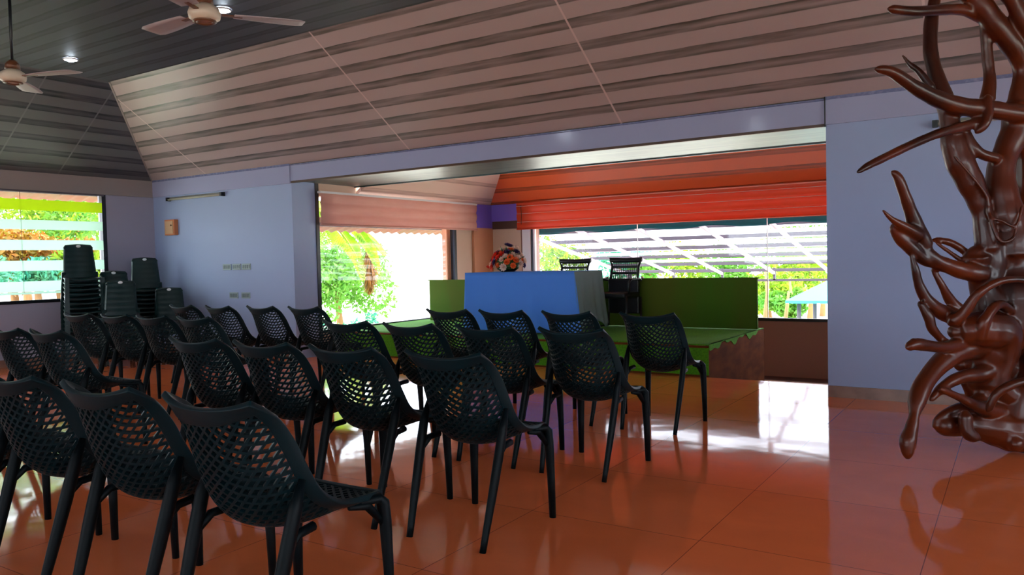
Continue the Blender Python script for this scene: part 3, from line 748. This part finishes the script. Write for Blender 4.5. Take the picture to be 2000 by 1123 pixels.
# ------------------------------------------------------------------ ceiling fans
def fan(x, y, z, a0, label):
    t = tag(empty('ceiling_fan', (x, y, z), a0), label, 'ceiling fan', 'ceiling fans')
    MB().tube([(0, 0, .06), (0, 0, ZC-z-.05)], .012, 10).build('down_rod', 'black', t, True)
    MB().lathe([(.001, 0), (.012, 0), (.05, -.04), (.055, -.08), (.001, -.08)], 20, (0, 0, ZC-z)).build('ceiling_cup', 'cream', t, True)
    MB().lathe([(.001, .13), (.02, .13), (.05, .10), (.055, .06), (.02, .05), (.001, .05)], 24).build('rod_cap', 'fan_brown', t, True)
    MB().lathe([(.001, .055), (.05, .055), (.085, .03), (.096, 0), (.09, -.03), (.065, -.045), (.001, -.045)], 32).build('motor_housing', 'cream', t, True)
    MB().lathe([(.066, -.040), (.07, -.05), (.056, -.056), (.04, -.05), (.044, -.04)], 28).build('trim_ring', 'fan_brown', t, True)
    for k in range(3):
        a = 2*PI*k/3; c, s = math.cos(a), math.sin(a)
        bl = MB()
        def f(u, v, c=c, s=s):
            r = .17+u*.42; wd = .055+.025*math.sin(min(1, u*1.1)*PI*.6); y_ = (v-.5)*2*wd*(1 if u < .97 else .8); z_ = .012*(v-.5)
            return (r*c-y_*s, r*s+y_*c, z_)
        bl.grid(f, 12, 4); o = bl.build('blade', 'blade', t, True); solid(o, .005)
        MB().bar((.10*c, .10*s, 0), (.22*c, .22*s, 0), .03, .008).build('blade_arm', 'fan_brown', o)
    return t
fan(-6.685, 3.17, 2.80, .35, 'cream ceiling fan on a dark rod near the left edge')
fan(-4.16, 3.08, 2.80, 1.0, 'cream ceiling fan cut by the top edge of the photo')

# ------------------------------------------------------------------ downlights
lamps = [(-9.009, 4.893, 'recessed downlight shining beside the left ceiling fan'), (-6.212, 4.80, 'recessed downlight shining beside the top ceiling fan')]
lp = None
for (x, y, lab) in lamps + [(-7.29, 1.32, 'recessed downlight out of view, left one glinting in the beam fascia'), (-4.085, -.14, 'recessed downlight out of view, right one glinting in the beam fascia')]:
    if lp is None:
        t = empty('downlight', (x, y, ZC-.002)); lp = t
        MB().lathe([(.075, 0), (.078, -.012), (.062, -.014), (.055, -.004)], 28).build('ring', 'white_frame', t, True)
        MB().lathe([(.001, -.03), (.03, -.027), (.048, -.015), (.055, -.004)], 24).build('lens', 'lamp', t, True)
    else:
        t = copy_tree(lp); t.location = (x, y, ZC-.002)
    tag(t, lab, 'downlight', 'recessed downlights')

# ------------------------------------------------------------------ wall fittings
def tube_light(x0, x1, z, label):
    t = tag(empty('tube_light', ((x0+x1)/2, YF-.001, z)), label, 'light fitting', 'tube light fittings')
    L2 = (x1-x0)/2
    bevel(MB().box(-L2, L2, -.03, 0, -.012, .03).build('batten', 'tube_body', t), .004)
    MB().tube([(-L2+.04, -.05, -.008), (L2-.04, -.05, -.008)], .014, 12).build('tube', 'tube_glass', t, True)
    for s in (-1, 1): MB().box(s*(L2-.02)-.02, s*(L2-.02)+.02, -.07, -.004, -.028, .026).build('end_cap', 'black', t)
tube_light(-10.87, -9.56, 2.305, 'unlit tube light high on the wall above the wooden box')
tube_light(-.60, .62, 2.29, 'unlit tube light on the wall behind the root sculpture')
t = tag(empty('fuse_box', (-10.805, YF, 1.88)), 'small orange wooden fuse box on the blue wall', 'box')
bevel(MB().box(-.12, .12, -.07, -.001, -.118, .118).build('case', 'wood_box', t), .006)
MB().box(-.095, .095, -.078, -.068, -.095, .095).build('door', 'box_face', t)
MB().tube([(.06, -.078, .03), (.06, -.09, .03)], .012, 10).build('knob', 'trim', t, True)
def switches(xs, z, h, label):
    cx = sum(xs)/len(xs); t = tag(empty('switch_panel', (cx, YF, z)), label, 'switches', 'wall switch panels')
    for x in xs:
        p = bevel(MB().box(x-cx-.092, x-cx+.092, -.012, -.001, -h/2, h/2).build('plate', 'switch', t), .003)
        for k in range(4): MB().box(x-cx-.078+k*.04, x-cx-.046+k*.04, -.018, -.011, -.024, .024).build('switch_key', 'switch_dark', p)
switches((-9.57, -9.36, -9.15), 1.262, .085, 'upper row of three grey switch plates on the blue wall')
switches((-9.44, -9.18), .857, .085, 'lower pair of grey socket plates on the blue wall')

# ------------------------------------------------------------------ outside: ground, awnings, garden
struct('ground', MB().box(-90, 70, -60, 120, -1.5, -1.3), 'ground')
def corrugated(name, p0, ydir, length, out, drop, label, group):
    t = tag(empty(name, p0), label, 'awning', group)
    yd = Vector(ydir); od = Vector(out)
    def f(u, v):
        s = u*length; w_ = .04*abs(math.sin(s*PI/.2))
        return yd*s + od*v + Vector((0, 0, -drop*v+w_))
    o = MB().grid(f, int(length/.17*8), 2).build('sheet', 'awning', t, True); solid(o, .012)
    MB().bar(yd*0+od*.15+Vector((0, 0, -drop*.15-.06)), yd*length+od*.15+Vector((0, 0, -drop*.15-.06)), .04, .05).build('rail', 'steel', t)
    return t
corrugated('tiled_awning', (X1-.2, YF+.5, 1.93), (0, 1, 0), 4.2, (-.62, 0, 0), .17, 'pinkish corrugated awning outside the left window of the bay', 'corrugated window awnings')
corrugated('tiled_awning', (X0-.2, 1.2, 2.47), (0, 1, 0), 6.0, (-.62, 0, 0), .18, 'pinkish corrugated awning outside the long left wall window', 'corrugated window awnings')

# rear awning: steel frame with white sheets, falling away from the window
aw = tag(empty('frame_awning', (-3.2, YB+.3, 2.0)), 'white sheeted steel-framed awning outside the wide rear window', 'awning')
AL, AD = 5.2, 1.02
mb = MB()
for k in range(11):
    x = -4.75+k*1.15
    mb.bar((x, 0, -.12), (x, AL, -AD-.12), .045, .06)
mb.build('rafters', 'steel_light', aw)
mb = MB()
for k in range(7):
    s = k/6; mb.bar((-4.9, AL*s, -AD*s-.05), (7.2, AL*s, -AD*s-.05), .06, .07)
mb.build('purlins', 'steel', aw)
mb = MB()
for k in range(12):
    s0 = k/12; s1 = (k+.78)/12
    mb.add([(-4.9, AL*s0, -AD*s0+.05), (7.2, AL*s0, -AD*s0+.05), (7.2, AL*s1, -AD*s1+.07), (-4.9, AL*s1, -AD*s1+.07)], [(0, 1, 2, 3)])
o = mb.build('sheets', 'sheet', aw); solid(o, .01)
mb = MB()
for k in range(11):
    x = -4.75+k*1.15; mb.bar((x, AL, -AD), (x, AL, -AD-.27), .05, .05)
mb.bar((-4.9, AL, -AD-.27), (7.2, AL, -AD-.27), .05, .05)
mb.build('edge_truss', 'steel', aw)
for x in (-4.7, .0, 4.7):
    MB().bar((x, AL, -AD), (x, AL, -3.3), .07, .07).build('post', 'steel', aw)
def val(u, v):
    return (-7.4+u*8.6, .0+.02*math.sin(u*60), 1.90-v*(.17+.02*math.sin(u*45)))
o = MB().grid(lambda u, v: (val(u, v)[0], YB+.24+val(u, v)[1], val(u, v)[2]), 120, 4).build('valance', 'teal_cloth', None, True); solid(o, .004)
tag(o, 'teal cloth valance hanging along the top of the wide rear window', 'valance')

def crown(rs, c, r, n, size, squash=.8):
    mb = MB()
    blobs = [Vector((rs.gauss(0, .45), rs.gauss(0, .45), rs.gauss(0, .35)*squash))*r for _ in range(10)]
    for i in range(n):
        b_ = blobs[rs.randrange(len(blobs))]
        d = Vector((rs.gauss(0, 1), rs.gauss(0, 1), rs.gauss(0, 1))).normalized()*r*.5*rs.uniform(.6, 1)
        p = Vector(c)+b_+d
        a = Vector((rs.gauss(0, 1), rs.gauss(0, 1), rs.gauss(0, 1))).normalized(); b2_ = a.cross(Vector((rs.gauss(0, 1), rs.gauss(0, 1), rs.gauss(0, 1)))).normalized()
        s = size*rs.uniform(.6, 1.3)
        mb.add([p-a*s, p+b2_*s*.4, p+a*s, p-b2_*s*.4], [(0, 1, 2, 3)])
    return mb
def tree(x, y, h, r, mt, label, n=1400, size=.16, seed=1, cat='tree', group='garden trees and shrubs'):
    rs = random.Random(seed); t = tag(empty('garden_tree' if h > 1.5 else 'garden_shrub', (x, y, -1.3)), label, cat, group)
    crown(rs, (0, 0, h), r, n, size).build('foliage', mt, t)
    MB().tube([(0, 0, 0), (.08, .05, h*.5), (0, 0, h)], [.12, .09, .05] if h > 1.5 else [.04, .03, .02], 8).build('trunk', 'bark', t, True)
    return t
def frond(mb, base, d, length, droop, leafl, n=40, wd=.06):
    d = Vector(d).normalized(); side = d.cross(Vector((0, 0, 1))).normalized(); prev = Vector(base)
    for i in range(n):
        s = (i+1)/n; p = Vector(base)+d*length*s*(1-.25*s*droop)+Vector((0, 0, -droop*length*.55*s*s))
        mb.bar(prev, p, .03*(1-s*.7), .02)
        ll = leafl*math.sin(PI*min(1, .12+s*.88))**.6
        for sg in (-1, 1):
            e = p+side*sg*ll*.75+d*ll*.35+Vector((0, 0, -ll*.55))
            q_ = (p+e)/2+Vector((0, 0, .05*ll))
            wv = d*wd
            mb.add([p-wv*.5, q_-wv, e, q_+wv], [(0, 1, 2, 3)])
        prev = p
def palm(x, y, h, label, mt, seed, nfr=13, ln=2.6):
    rs = random.Random(seed); t = tag(empty('palm_tree', (x, y, -1.3)), label, 'palm tree', 'palm trees outside')
    MB().tube([(0, 0, 0), (.1, .06, h*.4), (.05, .1, h*.8), (0, 0, h)], [.17, .13, .11, .1], 10).build('trunk', 'bark', t, True)
    for k in range(nfr):
        a = 2*PI*k/nfr+rs.uniform(-.15, .15); mb = MB()
        frond(mb, (0, 0, h), (math.cos(a), math.sin(a), rs.uniform(-.1, .7)), ln*rs.uniform(.85, 1.1), rs.uniform(.7, 1.3), .55)
        mb.build('frond', mt, t)
    return t
# outside the left window of the bay
p = hitX(640, 470, -12.6); palm(p.x-.6, p.y-.3, 3.75, 'yellow-green palm outside the left window of the bay', 'leaf_yellow', 4, 14, 2.5)
t = tag(empty('hanging_palm_frond', hitX(716, 452, -12.2)), 'brown dead palm frond hanging outside the left window of the bay', 'palm frond')
mb = MB()
rs = random.Random(5)
for i in range(46):
    s = i/45; p = Vector((0, .10*math.sin(s*3), -1.35*s)); 
    for k in range(5):
        a = rs.uniform(0, 2*PI); ll = .50*math.sin(PI*(.15+.8*s))
        e = p+Vector((math.cos(a)*ll*.5, math.sin(a)*ll*.6, -ll*.9)); sd_ = Vector((-math.sin(a), math.cos(a), 0))*.03
        mb.add([p-sd_, p+sd_, e], [(0, 1, 2)])
mb.build('leaflets', 'leaf_brown', t)
MB().tube([(0, 0, .75), (0, .02, 0), (0, .09, -.6), (0, .0, -1.35)], [.03, .03, .02, .008], 8).build('stalk', 'bark', t, True)
p = hitX(655, 560, -15); tree(p.x, p.y, 2.1, 1.45, 'leaf_green', 'bright green tree low behind the palm, outside the bay window', 6500, .08, 21)
p = hitX(722, 600, -14); tree(p.x, p.y, .85, .35, 'leaf_teal', 'small teal-green shrub outside the bay window under the brown frond', 900, .06, 22, 'shrub')
p = hitX(640, 630, -12.5); tree(p.x, p.y, 1.0, .45, 'leaf_teal', 'teal-green shrub outside the bay window at its left end', 1200, .06, 24, 'shrub')
p = hitX(880, 480, -18); tree(p.x, p.y+1.2, 3.6, .8, 'leaf_yellow', 'yellow-green tree seen at the right end of the bay window', 1500, .08, 23)
# outside the long left window
for i, (px, py, X, r, mt, lab) in enumerate([(40, 430, -17, 1.5, 'leaf_yellow', 'yellow-green tree outside the long left window, at the photo edge'),
        (150, 430, -17, 1.3, 'leaf_green', 'green tree outside the long left window, beside its black frame'),
        (20, 500, -15.5, .8, 'leaf_rust', 'rust-leaved tree outside the long left window, at the photo edge'),
        (110, 505, -15, .55, 'leaf_rust', 'rust-leaved bush outside the long left window, beside the tall stack'),
        (70, 540, -14.5, .5, 'leaf_teal', 'teal-green bush low outside the long left window'),
        (180, 520, -14.5, .5, 'leaf_yellow', 'yellow bush behind the tall chair stack, outside the window')]):
    p = hitX(px, py, X); tree(p.x, p.y, p.z+1.3, r, mt, lab, int(2600*r+1200), .065, 40+i)
# garden beyond the rear awning
gs = [(1500, 575, 24, .9, 'leaf_yellow', 'yellow bush in the garden, right of the green panel'), (1450, 520, 30, 1.3, 'leaf_green', 'green tree in the garden, behind the right end of the green panel'),
      (1330, 520, 30, 1.3, 'leaf_yellow', 'yellow-green tree in the garden, above the middle of the green panel'), (1210, 520, 32, 1.2, 'leaf_teal', 'teal-green tree in the garden, behind the office chairs'),
      (1085, 500, 26, .9, 'leaf_yellow', 'yellow bush in the garden, behind the flower arrangement'), (1580, 530, 30, 1.4, 'leaf_yellow', 'yellow-green tree behind the teal-roofed hut'),
      (1540, 600, 22, .5, 'leaf_green', 'small green shrub in front of the teal-roofed hut'), (1270, 525, 24, .5, 'leaf_green', 'small green tree just right of the taller office chair'),
      (1605, 480, 34, 1.6, 'leaf_green', 'tall green tree at the far right end of the rear window')]
for i, (px, py, Y, r, mt, lab) in enumerate(gs):
    p = hitY(px, py, Y); tree(p.x, p.y, max(.5, p.z+1.3), r, mt, lab, int(1600*r+600), .10, 60+i)
p = hitY(1632, 583, 20)
hut = tag(empty('garden_hut', (p.x+.2, p.y, -1.3)), 'small open garden hut with a teal roof outside the rear window', 'hut')
hz = p.z+1.3
MB().add([(-1.1, -1.1, hz), (1.1, -1.1, hz), (1.1, 1.1, hz), (-1.1, 1.1, hz), (0, 0, hz+.62), (-1.1, -1.1, hz-.06), (1.1, -1.1, hz-.06), (1.1, 1.1, hz-.06), (-1.1, 1.1, hz-.06)],
         [(0,1,4),(1,2,4),(2,3,4),(3,0,4),(0,5,6,1),(1,6,7,2),(2,7,8,3),(3,8,5,0),(8,7,6,5)]).build('roof', 'hut_roof', hut)
for sx in (-1, 1):
    for sy in (-1, 1): MB().tube([(sx*.85, sy*.85, 0), (sx*.85, sy*.85, hz)], .05, 8).build('post', 'steel', hut, True)
for i, (px, Y, h) in enumerate([(1488, 20, 1.9), (1505, 22, 2.1), (1528, 21, 1.6), (1552, 23, 1.9)]):
    p = hitY(px, 560, Y)
    o = MB().tube([(0, 0, 0), (.06*(-1)**i, 0, h*.5), (.15*(-1)**i, .05, h)], [.07, .055, .03], 8).build('garden_sapling', 'bark', None, True, (p.x, p.y, -1.3))
    tag(o, ['thin leaning stem just right of the green panel', 'second thin stem right of the green panel', 'thin stem in the middle of the right-hand glass', 'thin stem just left of the teal-roofed hut'][i], 'sapling', 'thin garden saplings')
